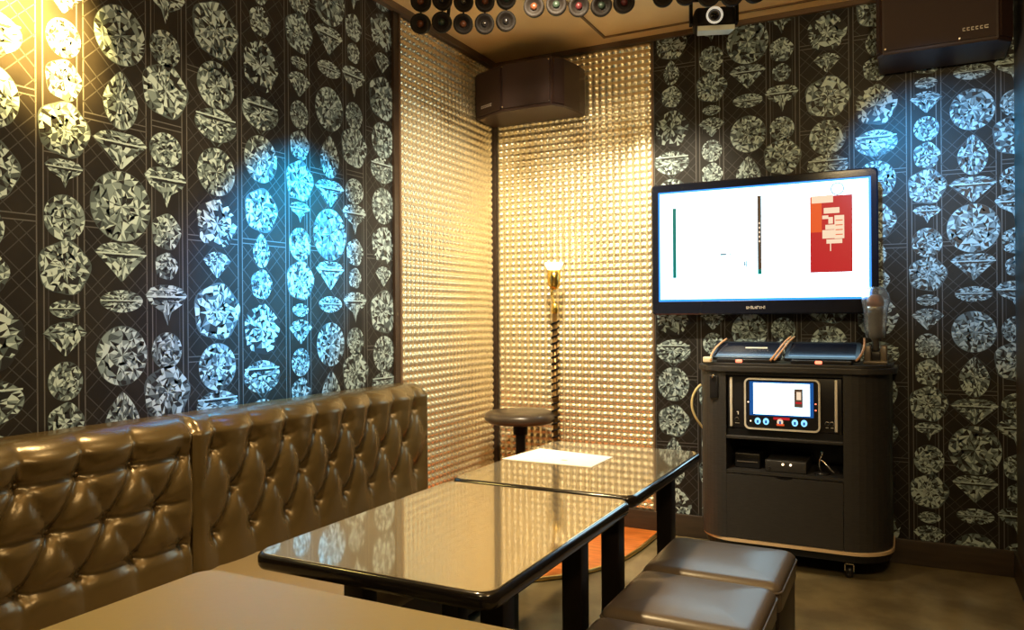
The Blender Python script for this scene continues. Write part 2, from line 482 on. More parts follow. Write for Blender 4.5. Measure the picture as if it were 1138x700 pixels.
m = MB(); m.box((GR, -.014, .09), (GR + .009, -.001, H - .03), 'brown_molding'); m.build('trim_6', kind='structure')
m = MB(); m.box((0.001, YB, 0), (.014, 0, .09), 'baseboard_brown', .003); m.build('baseboard_left', kind='structure')
m = MB(); m.box((.014, -.016, 0), (RW - .001, -.001, .105), 'baseboard_brown', .003); m.build('baseboard_back', kind='structure')
m = MB(); m.box((RW - .014, YB, 0), (RW - .001, -.016, .105), 'baseboard_brown', .003); m.build('baseboard_right', kind='structure')


def studs(name, P, u0, u1, z0, z1, label):
    pitch = .0335; k = 5
    nu = int(round((u1 - u0) / pitch)); nz = int(round((z1 - z0) / pitch))
    pu, pz = (u1 - u0) / nu, (z1 - z0) / nz
    v = []; f = []
    NU, NZ = nu * k + 1, nz * k + 1
    for j in range(NZ):
        tz = j / k
        for i in range(NU):
            tu = i / k
            hh = (abs(math.sin(PI * tu)) * abs(math.sin(PI * tz))) ** .7
            v.append(P(u0 + tu * pu, z0 + tz * pz, .003 + .011 * hh))
    for j in range(NZ - 1):
        for i in range(NU - 1):
            a = j * NU + i
            f.append((a, a + 1, a + NU + 1, a + NU))
    me = bpy.data.meshes.new(name); me.from_pydata(v, [], f); me.materials.append(M['gold_stud'])
    me.polygons.foreach_set('use_smooth', [True] * len(f)); me.update()
    o = bpy.data.objects.new(name, me); C.objects.link(o)
    o['label'] = label; o['category'] = 'wall panel'
    return o


studs('studded_panel', lambda u, z, d: (d, u, z), GL + .001, -.025, .091, H - .031, 'gold studded wall panel on the left wall beside the sofa end')
studs('studded_panel', lambda u, z, d: (u, -d, z), .025, GR - .001, .106, H - .023, 'gold studded wall panel on the far wall between corner and television')

# corner stage floor with a curved brass edge
m = MB()
edge = bez([(.905, -.018, 0), (.90, -.45, 0), (.905, -.66, 0), (.78, -.80, 0), (.60, -.98, 0), (.30, -1.10, 0), (.72, -1.12, 0)][:6], 24)
edge = [(p.x, p.y) for p in edge]
out = [(.016, -.018)] + [(.016, -1.1)] + [edge[-1]] + edge[::-1][1:]
m.prism(out, .0005, .012, 'stage_wood')
st = m.build('corner_stage', label='low orange wood stage floor with curved brass edge in the gold corner', category='stage floor')
m = MB(); m.tube([(x + .004, y - .002, .011) for x, y in edge], .009, 'brass'); m.build('edge_trim', st, label='brass edge strip')

# ------------------------------------------------------------------ sofa
BX = .135        # nominal front plane of the backrest


def tufted(y0, y1, rows, cols0, pitch, name, parent, across):
    """upholstered backrest: a sheet that runs wall-top -> over the top -> down the front, with diamond tufting"""
    zb, zt, rr = .315, .768, .045
    buttons = []
    for r, z in enumerate(rows):
        y = cols0 + (pitch / 2 if r == 1 else 0)
        while y < y1 - .03:
            if y > y0 + .03: buttons.append((y, z))
            y += pitch
    q = (rows[0] - rows[2])
    def depth(y, z):
        d2, qy, qz = min(((y - by) ** 2 + (z - bz) ** 2, y - by, z - bz) for by, bz in buttons)
        dd = math.sqrt(d2)
        wr = .0022 * math.sin(11 * math.atan2(qz, qy) + 40 * qy) * math.exp(-((dd - .022) / .020) ** 2)
        h = wr + 0.036 * (1 - math.exp(-math.sqrt(d2) / .020))
        # pleats along the diagonals between the buttons, vertical above and below
        if z <= rows[0] and z >= rows[2]:
            a = (y - cols0) / pitch + (z - rows[0]) / q; b = (y - cols0) / pitch - (z - rows[0]) / q
            sh = abs(math.sin(PI * (z - rows[0]) / (q / 2)))
            g = min(abs(math.sin(PI * a)) ** .5 * (.60) + .40, abs(math.sin(PI * b)) ** .5, sh ** .5 * across + 1 - across)
        else:
            zr = rows[0] if z > rows[0] else rows[2]
            s = abs(math.sin(PI * (y - cols0) / pitch))
            g = s ** .5
            if z < rows[2]: g = g * .5 + .5
            f = min(1, abs(z - zr) / .16)
            g = g * (1 - f * .35) + f * .35
            g = min(g, min(1, abs(z - zr) / .035) ** .5 * across + 1 - across)
        e = min(y - y0, y1 - y)
        if e < .07: g = g + (1 - g) * (1 - e / .07)
        return h + .026 * g - .022
    ny = int((y1 - y0) / .0095); prof = []
    z = zb
    while z < zt - rr: prof.append((0, z, 1.0)); z += .0095
    for t in range(9):
        a = PI / 2 * t / 8
        prof.append((-(rr - rr * math.cos(a)), zt - rr + rr * math.sin(a), 1 - .75 * t / 8))
    for x in (-.06, -.08, -.10, -.11): prof.append((x, zt, .12))
    v = []; f = []
    for (dx, z, wgt) in prof:
        for i in range(ny + 1):
            y = y0 + (y1 - y0) * i / ny
            e = min(y - y0, y1 - y)
            er = .022
            rnd = -er * (1 - math.sqrt(max(0, 1 - (1 - min(1, e / er)) ** 2)))
            zz = min(z, zt - .0)
            d = depth(y, min(zz, zt)) * wgt
            if wgt < 1: v.append((BX + dx + d * .8 + rnd, y, z + d * .35 * (1 - wgt) + rnd * .5))
            else: v.append((BX + d + rnd, y, z))
    n = ny + 1
    for j in range(len(prof) - 1):
        for i in range(ny):
            a = j * n + i; f.append((a, a + 1, a + n + 1, a + n))
    # end faces
    for i in (0, ny):
        base = len(v)
        ring = [v[j * n + i] for j in range(len(prof))]
        idx = [j * n + i for j in range(len(prof))]
        v.append((.02, ring[0][1], zb)); v.append((.02, ring[0][1], zt))
        fc = tuple([base] + idx + [base + 1])
        f.append(fc if i else fc[::-1])
    me = bpy.data.meshes.new(name); me.from_pydata(v, [], f); me.materials.append(M['leather'])
    sm = [True] * (len(f) - 2) + [False] * 2
    me.polygons.foreach_set('use_smooth', sm); me.update()
    o = bpy.data.objects.new(name, me); C.objects.link(o); o.parent = parent
    for by, bz in buttons:
        mb = MB(); mb.lathe([(.002, .006), (.006, .005), (.008, .002), (.0085, -.002)], 'leather', (BX - .006, by, bz), (1, 0, 0), 10)
        mb.build('button', parent)
    return o


for (y0, y1, c0, lab) in ((-2.10, -.905, -2.020, 'bronze leather sofa with diamond-tufted back, farther one, ending at the gold panel'),
                          (-3.32, -2.105, -3.172, 'bronze leather sofa with diamond-tufted back, nearer one, beside the closest table')):
    s = thing('sofa', lab, 'sofa', (0, 0, 0), 0, 'tufted sofas along the left wall')
    tufted(y0, y1, (.667, .543, .417), c0, .148, 'backrest', s, .8 if c0 < -3 else .08)
    m = MB(); m.rbox((.10, y0 + .003, .20), (.66, y1 - .003, .325), 'seat_vinyl', .03, 4); m.build('seat', s)
    m = MB(); m.box((.02, y0 + .006, .02), (.62, y1 - .006, .205), 'ottoman_side', .006); m.build('base', s)

# ------------------------------------------------------------------ tables
TZ = .56


def table(x0, y0, x1, y1, label, legs, z=TZ, top='glass_top'):
    t = thing('table', label, 'table', (0, 0, 0), 0, 'row of glass-topped tables')
    r = .035
    prof = [(.010, z - .034), (.003, z - .031), (0, z - .024), (0, z - .008), (.002, z - .003), (.005, z - .0008), (.008, z)]
    m = MB()
    m.loft([[(x, y, zz) for x, y in rrect(x0 + i, y0 + i, x1 - i, y1 - i, r, 8)] for i, zz in prof], 'black_gloss', True)
    m.build('edge_band', t, label='rounded black edge band')
    m = MB()
    m.loft([[(x, y, zz) for x, y in rrect(x0 + .007 + i, y0 + .007 + i, x1 - .007 - i, y1 - .007 - i, r, 8)] for i, zz in ((0, z), (0, z + .001), (.001, z + .0015))], top)
    m.build('glass_surface' if top == 'glass_top' else 'table_top', t)
    m = MB()
    m.box((x0 + .09, y0 + .12, z - .075), (x1 - .09, y0 + .14, z - .036), 'black_leg'); m.box((x0 + .09, y1 - .14, z - .075), (x1 - .09, y1 - .12, z - .036), 'black_leg')
    m.box((x0 + .09, y0 + .14, z - .075), (x0 + .11, y1 - .14, z - .036), 'black_leg'); m.box((x1 - .11, y0 + .14, z - .075), (x1 - .09, y1 - .14, z - .036), 'black_leg')
    m.build('apron', t)
    for lx, ly in legs:
        m = MB(); m.box((lx - .027, ly - .027, 0), (lx + .027, ly + .027, z - .036), 'black_leg', .003); m.build('leg', t)
    return t


table(.738, -3.42, 1.56, -2.56, 'closest glass-topped table with an even brown surface, cut off by the photo bottom', [(.86, -3.3), (1.36, -3.3), (.86, -2.70), (1.36, -2.70)], TZ, 'matte_top')
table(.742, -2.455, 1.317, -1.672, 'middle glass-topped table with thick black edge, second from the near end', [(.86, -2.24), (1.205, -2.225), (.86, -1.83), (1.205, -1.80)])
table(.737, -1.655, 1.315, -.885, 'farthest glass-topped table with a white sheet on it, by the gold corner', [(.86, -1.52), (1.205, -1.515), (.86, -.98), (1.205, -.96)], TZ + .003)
m = MB()
pc = [(.737, -1.318), (1.065, -1.323), (1.066, -1.124), (.770, -1.079)]
m.loft([[(x, y, TZ + .0047) for x, y in pc], [(x, y, TZ + .006) for x, y in pc]], 'paper_white')
m.poly([(.93, -1.26, TZ + .0063), (.95, -1.262, TZ + .0063), (.953, -1.25, TZ + .0063), (.932, -1.247, TZ + .0063)], 'paper_mark')
m.build('paper_sheet', label='white paper sheet lying on the farthest table', category='paper')

# ------------------------------------------------------------------ ottomans
def ottoman(x0, y0, x1, y1, z, label):
    t = thing('ottoman', label, 'ottoman', (0, 0, 0), 0, 'brown leather ottomans in a row right of the tables')
    m = MB()
    r = .03
    # domed cushion with rounded rim
    prof = [(.004, z - .09), (0, z - .085), (0, z - .035)] + [(.03 * (1 - math.cos(a * PI / 12)), z - .035 + .026 * math.sin(a * PI / 12)) for a in range(1, 7)]
    rings = [[(x, y, zz) for x, y in rrect(x0 + i, y0 + i, x1 - i, y1 - i, max(.012, r - i * .4), 5)] for i, zz in prof]
    for i, zz in ((.06, z - .004), (.10, z - .001), (.15, z)): rings.append([(x, y, zz) for x, y in rrect(x0 + i, y0 + i, x1 - i, y1 - i, .012, 5)])
    m.loft(rings, 'ottoman_leather', True)
    m.build('cushion', t)
    m = MB(); m.tube([(x, y, z - .036) for x, y in rrect(x0 - .001, y0 - .001, x1 + .001, y1 + .001, r, 5)] + [(x1 + .001 - r, y0 - .001, z - .036)], .0035, 'ottoman_leather', 6)
    m.build('piping', t)
    m = MB(); m.box((x0 + .006, y0 + .006, .03), (x1 - .006, y1 - .006, z - .088), 'ottoman_side', .006); m.build('base', t)
    for lx in (x0 + .05, x1 - .05):
        for ly in (y0 + .05, y1 - .05):
            m = MB(); m.lathe([(.016, 0), (.020, .006), (.020, .032)], 'black_plastic', (lx, ly, 0), n=12); m.build('foot', t)


ottoman(1.285, -1.505, 1.668, -1.160, .345, 'brown leather ottoman nearest the cabinet, farthest of the row')
ottoman(1.290, -1.862, 1.664, -1.520, .345, 'brown leather ottoman in the middle, beside the second table')
ottoman(1.295, -2.22, 1.664, -1.878, .34, 'brown leather ottoman at the bottom edge, nearest of the row')

# ------------------------------------------------------------------ round stool
t = thing('round_stool', 'round padded bar stool with brown leather seat in the gold corner', 'stool', (.275, -.25, .0125))
m = MB(); m.lathe([(.10, .515), (.155, .517), (.172, .528), (.178, .545), (.172, .561), (.155, .571), (.12, .575), (.06, .574), (.01, .573)], 'stool_leather', n=40); m.build('seat', t)
m = MB(); m.lathe([(.035, .46), (.036, .505), (.09, .508), (.10, .516)], 'dark_bronze', n=24, smooth=False); m.build('seat_plate', t)
m = MB(); m.cyl((0, 0, .02), (0, 0, .30), .030, 'dark_bronze', 20); m.cyl((0, 0, .30), (0, 0, .48), .024, 'dark_bronze', 20); m.build('post', t)
m = MB(); m.lathe([(.16, .012), (.17, .016), (.16, .026), (.08, .04), (.033, .055)], 'dark_bronze', n=40); m.build('base', t)
m = MB()
m.tube([(.12 * math.cos(a * PI / 16), .12 * math.sin(a * PI / 16), .20) for a in range(33)], .008, 'chrome')
m.cyl((-.12, 0, .20), (.12, 0, .20), .006, 'chrome', 8); m.build('foot_ring', t)

# ------------------------------------------------------------------ slim gold torch stand
t = thing('floor_lamp', 'slim gold floor lamp with tulip cup and twisted cord on the corner stage', 'floor lamp', (.447, -.21, .0125))
m = MB(); m.lathe([(.105, 0), (.11, .006), (.10, .014), (.03, .022), (.014, .035)], 'old_brass', n=32); m.build('base', t)
m = MB(); m.cyl((0, 0, .03), (0, 0, 1.06), .0125, 'old_brass', 14); m.cyl((0, 0, 1.05), (0.0, 0, 1.10), .017, 'gold_cup', 14, .004)
m.cyl((0, 0, .62), (0, 0, .66), .017, 'old_brass', 14, .003); m.build('pole', t)
m = MB()
m.tube([(.017 * math.cos(i * .6), .017 * math.sin(i * .6), .20 + i * .0031) for i in range(264)], .0045, 'dark_bronze', 6); m.build('cord', t, label='dark twisted cord')
m = MB(); m.tube(bez([(0, 0, 1.09), (-.004, 0, 1.11), (-.022, 0, 1.13), (-.012, 0, 1.17)], 10), .007, 'gold_cup'); m.build('neck', t)
m = MB(); m.lathe([(.008, 1.165), (.020, 1.17), (.030, 1.19), (.033, 1.225), (.033, 1.262), (.030, 1.262), (.029, 1.2), (.01, 1.185)], 'gold_cup', (-.004, 0, 0), n=20); m.build('cup', t)
m = MB()
N = 24; rings = []
for r, z in ((.026, 1.20), (.028, 1.262), (.034, 1.276), (.043, 1.288), (.045, 1.296), (.039, 1.290), (.024, 1.274)):
    rings.append([(-.004 + r * (1 + .10 * math.cos(6 * 2 * PI * k / N)) * math.cos(2 * PI * k / N), r * (1 + .10 * math.cos(6 * 2 * PI * k / N)) * math.sin(2 * PI * k / N), z) for k in range(N)])
m.loft(rings, 'lamp_glow', True); m.build('lamp_shade', t, label='glowing frilled glass rim')

# ------------------------------------------------------------------ television
t = thing('television', 'wall-mounted flat television with glossy black bezel showing a white picture', 'television', (0, 0, 0))
X0, X1, Z0, Z1 = .905, 1.868, 1.052, 1.658
SX0, SX1, SZ0, SZ1 = .936, 1.842, 1.112, 1.624
yf = -.12
m = MB()
def ring4(x0, z0, x1, z1, y, r=.02, sg=5): return [(x, y, z) for x, z in rrect(x0, z0, x1, z1, r, sg)]
m.loft([ring4(X0 + .05, Z0 + .05, X1 - .05, Z1 - .05, -.045), ring4(X0 + .006, Z0 + .006, X1 - .006, Z1 - .006, -.075), ring4(X0, Z0, X1, Z1, -.09), ring4(X0, Z0, X1, Z1, yf + .004), ring4(X0 + .006, Z0 + .006, X1 - .006, Z1 - .006, yf)], 'tv_bezel', False, cap=False)
m.poly(ring4(X0 + .05, Z0 + .05, X1 - .05, Z1 - .05, -.045)[::-1], 'tv_bezel')
a = ring4(X0 + .006, Z0 + .006, X1 - .006, Z1 - .006, yf); b = ring4(SX0, SZ0, SX1, SZ1, yf, .002); c_ = ring4(SX0 + .002, SZ0 + .002, SX1 - .002, SZ1 - .002, yf + .005, .002)
m.loft([a, b, c_], 'tv_bezel', False, cap=False)
m.build('bezel', t)
def rect_xz(mb, x0, z0, x1, z1, y, mt): mb.poly([(x0, y, z0), (x1, y, z0), (x1, y, z1), (x0, y, z1)], mt)
m = MB(); ys = yf + .0048
rect_xz(m, SX0, SZ0, SX1, SZ1, ys, 'screen_edge')
rect_xz(m, SX0 + .010, SZ0 + .012, SX1 - .011, SZ1 - .010, ys - .0004, 'screen_white')
e = ys - .0008
rect_xz(m, 1.005, 1.222, 1.022, 1.545, e, 'screen_teal')
rect_xz(m, 1.385, 1.228, 1.402, 1.575, e, 'screen_brown')
rect_xz(m, 1.385, 1.228, 1.402, 1.250, e - .0002, 'screen_teal')
for k in range(5): rect_xz(m, 1.390, 1.37 + k * .02, 1.397, 1.378 + k * .02, e - .0002, 'screen_cream')
rect_xz(m, 1.222, 1.318, 1.250, 1.328, e, 'screen_grey'); rect_xz(m, 1.262, 1.318, 1.268, 1.325, e, 'screen_grey')
rect_xz(m, 1.326, 1.268, 1.332, 1.288, e, 'screen_grey'); rect_xz(m, 1.334, 1.262, 1.339, 1.290, e, 'screen_grey'); rect_xz(m, 1.322, 1.272, 1.336, 1.276, e, 'screen_grey')
rect_xz(m, 1.603, 1.228, 1.770, 1.553, e, 'screen_red'); rect_xz(m, 1.603, 1.40, 1.650, 1.553, e - .0002, 'screen_orange')
for (ax, az, bx, bz) in ((1.610, 1.524, 1.695, 1.556), (1.658, 1.478, 1.720, 1.502), (1.652, 1.455, 1.676, 1.47), (1.700, 1.37, 1.738, 1.468), (1.652, 1.372, 1.700, 1.408), (1.664, 1.410, 1.700, 1.430), (1.676, 1.434, 1.694, 1.462), (1.668, 1.35, 1.730, 1.368), (1.682, 1.318, 1.686, 1.35)):
    rect_xz(m, ax, az, bx, bz, e - .0004, 'screen_cream')
for (ax, az, bx, bz) in ((1.704, 1.385, 1.732, 1.389), (1.704, 1.405, 1.732, 1.409), (1.704, 1.425, 1.732, 1.429), (1.704, 1.445, 1.732, 1.449)):
    rect_xz(m, ax, az, bx, bz, e - .0006, 'screen_orange')
N = 24
for k in range(N):
    a0, a1 = 2 * PI * k / N, 2 * PI * (k + 1) / N
    m.poly([(1.712 + r * math.cos(q), e - .0005, 1.580 + r * math.sin(q)) for r, q in ((.022, a0), (.027, a0), (.027, a1), (.022, a1))], 'screen_grey')
m.build('screen', t)
m = MB()
for k in range(9):
    x = 1.335 + k * .0092
    m.box((x, yf - .0008, 1.076), (x + .0022, yf + .003, 1.088), 'print_white'); m.box((x, yf - .0008, 1.076 + (k % 3) * .005), (x + .007, yf + .003, 1.079 + (k % 3) * .005), 'print_white')
    if k % 2 == 0: m.box((x + .005, yf - .0008, 1.076), (x + .007, yf + .003, 1.088), 'print_white')
m.build('logo', t, label='small white lettering')
m = MB(); m.box((1.2, -.05, 1.2), (1.55, -.004, 1.5), 'black_plastic', .004); m.build('wall_bracket', t)

# ------------------------------------------------------------------ karaoke cabinet
t = thing('karaoke_cabinet', 'black media cabinet on casters with rounded ends, under the television', 'cabinet', (0, 0, 0))
cabinet = t
CF, CB = -.362, -.035
def plan(x0, x1, f, bk, r):
    o = []
    for k in range(11):
        a = PI + PI / 2 * k / 10; o.append((x0 + r + r * math.cos(a), f + r + r * math.sin(a)))
    for k in range(11):
        a = -PI / 2 + PI / 2 * k / 10; o.append((x1 - r + r * math.cos(a), f + r + r * math.sin(a)))
    return o + [(x1, bk), (x0, bk)]
CX0, CX1, SL, SR = 1.168, 1.915, 1.292, 1.745
m = MB()      # left and right rounded columns
r = .15
def col(x_in, x_out, sgn):
    o = []
    rr = .125
    if sgn < 0:
        for k in range(11):
            a = PI + PI / 2 * k / 10; o.append((x_out + rr + rr * math.cos(a), CF + rr + rr * math.sin(a)))
        o += [(x_in, CF), (x_in, CB), (x_out, CB)]
    else:
        rr = .165
        o = [(x_in, CF)]
        for k in range(11):
            a = -PI / 2 + PI / 2 * k / 10; o.append((x_out - rr + rr * math.cos(a), CF + rr + rr * math.sin(a)))
        o += [(x_out, CB), (x_in, CB)]
    return o
m.prism(col(SL, CX0, -1), .12, .815, 'cab_laminate'); m.prism(col(SR, CX1, 1), .12, .815, 'cab_laminate')
m.box((SL, CB - .015, .12), (SR, CB, .815), 'cab_black'); m.box((SL, CF + .01, .12), (SR, CB, .135), 'cab_laminate')
m.box((SL, CF, .800), (SR, CB, .815), 'cab_black'); m.build('body', t)
m = MB(); m.prism(plan(CX0 - .015, CX1 + .022, CF - .018, CB, .15), .815, .838, 'cab_laminate', .003); m.prism(plan(CX0 + .0, CX1 + .006, CF - .004, CB, .15), .838, .850, 'cab_laminate', .002); m.build('top', t)
m = MB(); m.prism(plan(CX0 - .002, CX1 + .006, CF - .006, CB, .16), .108, .120, 'gold_trim'); m.build('bottom_trim', t, label='gold strip along the bottom')
m = MB(); m.prism(plan(CX0 + .01, CX1 - .005, CF + .005, CB, .15), .078, .108, 'cab_black'); m.build('plinth', t)
m = MB(); m.box((SL, CF + .006, .392), (SR, CB - .015, .404), 'cab_laminate'); m.box((SL, CF + .004, .534), (SR, CB - .015, .548), 'cab_laminate', .003); m.build('shelf', t)
m = MB(); m.box((SL, CF + .02, .548), (SR, CB - .02, .576), 'cab_black'); m.build('fascia', t)
# door with a half-round finger slot in its top edge
sx = 1.522
o = [(SL + .002, .124), (SR - .002, .124), (SR - .002, .388)]
for k in range(13):
    a = PI * k / 12; o.append((sx + .033 * math.cos(a), .388 - .012 * math.sin(a)))
o.append((SL + .002, .388))
m = MB(); m.loft([[(x, CF + .014, z) for x, z in o][::-1], [(x, CF - .001, z) for x, z in o][::-1]], 'cab_laminate'); dr = m.build('door', t)
m = MB(); m.box((sx - .034, CF + .013, .372), (sx + .034, CF + .020, .3885), 'cab_black'); m.build('finger_slot', dr)
for cx in (1.24, 1.76):
    for cy in (-.29, -.09):
        m = MB(); m.cyl((cx, cy, .058), (cx, cy, .078), .018, 'chrome', 14); m.box((cx - .018, cy - .020, .03), (cx - .014, cy + .020, .06), 'chrome'); m.box((cx + .014, cy - .020, .03), (cx + .018, cy + .020, .06), 'chrome'); m.box((cx - .018, cy - .020, .056), (cx + .018, cy + .020, .06), 'chrome')
        k = m.build('caster', t); m = MB(); m.cyl((cx - .012, cy, .0265), (cx + .012, cy, .0265), .026, 'black_plastic', 20, .004); m.build('wheel', k)

# karaoke unit with touch screen
t = thing('karaoke_machine', 'karaoke machine with lit touch screen and silver side bars inside the cabinet', 'karaoke machine', (0, 0, 0))
yk = CF + .018
m = MB(); m.box((SL + .004, yk, .577), (SR - .004, -.08, .798), 'black_plastic', .004); m.build('body', t)
for x in (1.3125, 1.719):
    m = MB(); m.box((x - .0055, yk - .010, .584), (x + .0055, yk + .002, .790), 'silver', .003); m.build('side_bar', t, label='silver side bar')
m = MB()
a = [ring4(1.367, .578, 1.661, .790, yy, .022) for yy in (yk + .001, yk - .016)]
b = [ring4(1.374, .585, 1.654, .783, yy, .016) for yy in (yk - .016, yk - .010)]
m.loft(a + b, 'silver', False, cap=False); m.build('screen_frame', t, label='silver frame')
m = MB(); ys = yk - .0105
m.poly(ring4(1.373, .584, 1.655, .784, ys, .016), 'black_plastic')
e = ys - .0004
rect_xz(m, 1.388, .636, 1.636, .776, e, 'screen_navy'); rect_xz(m, 1.404, .642, 1.622, .770, e - .0003, 'screen_white')
rect_xz(m, 1.563, .675, 1.596, .750, e - .0006, 'screen_brown'); rect_xz(m, 1.572, .706, 1.589, .738, e - .0008, 'screen_cream'); rect_xz(m, 1.568, .690, 1.592, .698, e - .0008, 'screen_red')
rect_xz(m, 1.510, .674, 1.513, .704, e - .0006, 'screen_grey')
for x, mt in ((1.420, 'screen_blue'), (1.453, 'screen_blue'), (1.508, 'screen_cream'), (1.565, 'screen_blue'), (1.600, 'screen_blue')):
    m.poly([(x + .012 * math.cos(q * PI / 8), e - .0004, .613 + .014 * math.sin(q * PI / 8)) for q in range(16)], mt)
    rect_xz(m, x - .004, .605, x + .004, .617, e - .0008, 'screen_navy')
rect_xz(m, 1.482, .622, 1.545, .632, e - .0004, 'screen_red'); rect_xz(m, 1.494, .598, 1.524, .606, e - .0006, 'screen_orange')
for x, z, mt in ((1.383, .690, 'led_warm'), (1.392, .612, 'led_warm'), (1.644, .692, 'led_red'), (1.644, .667, 'led_red')):
    m.poly([(x + .003 * math.cos(q * PI / 4), e - .0004, z + .003 * math.sin(q * PI / 4)) for q in range(8)], mt)
m.build('touch_screen', t)
for x in (1.335, 1.685, 1.703):
    m = MB(); m.cyl((x, yk + .002, .615), (x, yk - .008, .615), .007, 'black_plastic', 14, .001); m.lathe([(.0085, 0), (.0085, .002), (.0072, .002)], 'chrome', (x, yk - .0005, .615), (0, -1, 0), 14); m.build('jack', t)
for a, b, c, d in ((1.327, .598, 1.345, .600), (1.680, .598, 1.690, .600), (1.699, .598, 1.709, .600)):
    m = MB(); rect_xz(m, a, b, c, d, yk - .0006, 'print_white'); m.build('printed_mark', t)
m = MB(); m.poly([(x, yk - .0006, z) for x, z in ((1.338, .634), (1.342, .634), (1.342, .648), (1.334, .648), (1.334, .644), (1.338, .644))], 'print_white'); m.build('printed_mark', t)

# small switch at the cabinet's left column
m = MB(); m.box((1.225, -.366, .700), (1.262, CF + .02, .795), 'black_plastic', .004); m.tube([(1.237, -.368, .785), (1.243, -.378, .792), (1.249, -.380, .802)], .004, 'chrome')
m.build('hook_plate', cabinet, label='small black plate with silver hook')

# things on the open shelf
t = thing('amplifier', 'low black amplifier box with two lit buttons on the open shelf', 'amplifier', (0, 0, 0))
m = MB(); m.box((1.445, -.335, .405), (1.605, -.10, .452), 'cab_laminate', .004); m.build('body', t)
for x in (1.515, 1.545):
    m = MB(); m.cyl((x, -.334, .438), (x, -.340, .438), .0045, 'led_warm', 10); m.build('button', t)
m = MB(); m.cyl((1.462, -.334, .422), (1.462, -.341, .422), .004, 'chrome', 10); m.build('knob', t)
t = thing('small_tripod', 'small silver clip stand on the open shelf right of the amplifier', 'clip stand', (1.66, -.30, .405))
m = MB(); m.lathe([(.030, 0), (.030, .006), (.010, .010)], 'black_plastic', n=20); m.build('base', t)
m = MB(); m.tube(bez([(0, 0, .01), (-.02, -.01, .04), (.0, -.02, .07), (.005, -.02, .085)], 8), .004, 'chrome'); m.tube(bez([(-.005, -.012, .06), (.02, -.02, .05), (.032, -.02, .02), (.05, -.02, .012)], 8), .0045, 'chrome'); m.build('arm', t)
m = MB(); m.lathe([(.004, -.004), (.008, 0), (.004, .004)], 'chrome', (.004, -.02, .09), n=12); m.build('clip', t)
m = MB(); m.box((1.315, -.30, .405), (1.42, -.12, .468), 'cab_black', .006); m.box((1.325, -.302, .43), (1.41, -.299, .434), 'stand_grey')
m.build('black_box', label='small black box at the left of the open shelf', category='box')

# tablets leaning on their chargers
def tablet(x0, x1, label, lx):
    t = thing('tablet_remote', label, 'tablet', (0, 0, 0), 0, 'karaoke remotes on the cabinet top')
    zf, zk = .872, .934; y0, y1 = -.335, -.195
    n = Vector((0, y0 - y1, 0)).normalized()
    m = MB()
    d = Vector((0, y1 - y0, zk - zf)).normalized(); nn = Vector((0, -d.z, d.y))
    L = math.hypot(y1 - y0, zk - zf)
    def P(x, s, h): q = Vector((x, y0, zf)) + d * s + nn * h; return (q.x, q.y, q.z)
    out = rrect(x0, 0, x1, L, .012, 4)
    m.loft([[P(x, s, -.014) for x, s in out], [P(x, s, -.002) for x, s in out], [P(x + (.002 if x < (x0 + x1) / 2 else -.002), s, 0) for x, s in out]], 'black_plastic'); m.build('body', t)
    m = MB(); out = rrect(x0 + .018, .016, x1 - .018, L - .014, .004, 3); m.loft([[P(x, s, -.0005) for x, s in out], [P(x, s, .0006) for x, s in out]], 'tv_bezel'); m.build('screen', t)
    m = MB(); m.box((x0 + .03, -.345, .8505), (x1 - .03, -.205, .866), 'black_plastic', .003)
    m.poly([(x0 + .04, -.22, .866), (x1 - .04, -.22, .866), (x1 - .04, -.20, .925), (x0 + .04, -.20, .925)], 'black_plastic'); m.build('dock', t)
    m = MB(); m.rbox((lx - .013, -.356, .852), (lx + .013, -.340, .864), 'led_red', .004); m.build('indicator', t, label='glowing red indicator')
    return P, t
Pa, ta = tablet(1.222, 1.508, 'left black tablet remote leaning on its dock on the cabinet top', 1.345)
m = MB(); m.poly([Pa(1.355, .085, .001), Pa(1.445, .085, .001), Pa(1.445, .098, .001), Pa(1.355, .098, .001)], 'charger_white'); m.build('label_strip', ta)
Pb, tb = tablet(1.520, 1.806, 'right black tablet remote leaning on its dock on the cabinet top', 1.655)
G = 'orange cords around the tablets'
for name, pts, lab in (('cord', [(1.232, -.365, .858), (1.225, -.35, .89), (1.235, -.25, .92), (1.265, -.20, .945)], 'pale orange cord looping at the left end of the left tablet'),
                       ('cord', [(1.470, -.352, .862), (1.495, -.34, .89), (1.505, -.27, .93), (1.530, -.19, .955)], 'pair of orange cords crossing the gap between the two tablets'),
                       ('cord', [(1.792, -.355, .868), (1.815, -.34, .89), (1.822, -.27, .92), (1.815, -.19, .950)], 'orange cord looping at the right end of the right tablet')):
    m = MB(); m.tube(bez(pts, 14), .0045, 'cord_orange')
    if 'pair' in lab: m.tube(bez([(q[0] + .016, q[1], q[2] + .001) for q in pts], 14), .004, 'cord_orange')
    m.build(name, label=lab, category='cord', group=G)
m = MB(); m.rbox((1.198, -.365, .8505), (1.235, -.335, .874), 'charger_white', .005); m.build('charger_block', label='small cream charger block at the left front of the cabinet top', category='charger')
m = MB(); m.tube(bez([(1.150, -.19, .74), (1.12, -.19, .72), (1.085, -.19, .66), (1.10, -.19, .60), (1.15, -.10, .52)], 20), .0055, 'cord_yellow'); m.build('power_cord', label='yellow cord hanging behind the left side of the cabinet', category='cord')

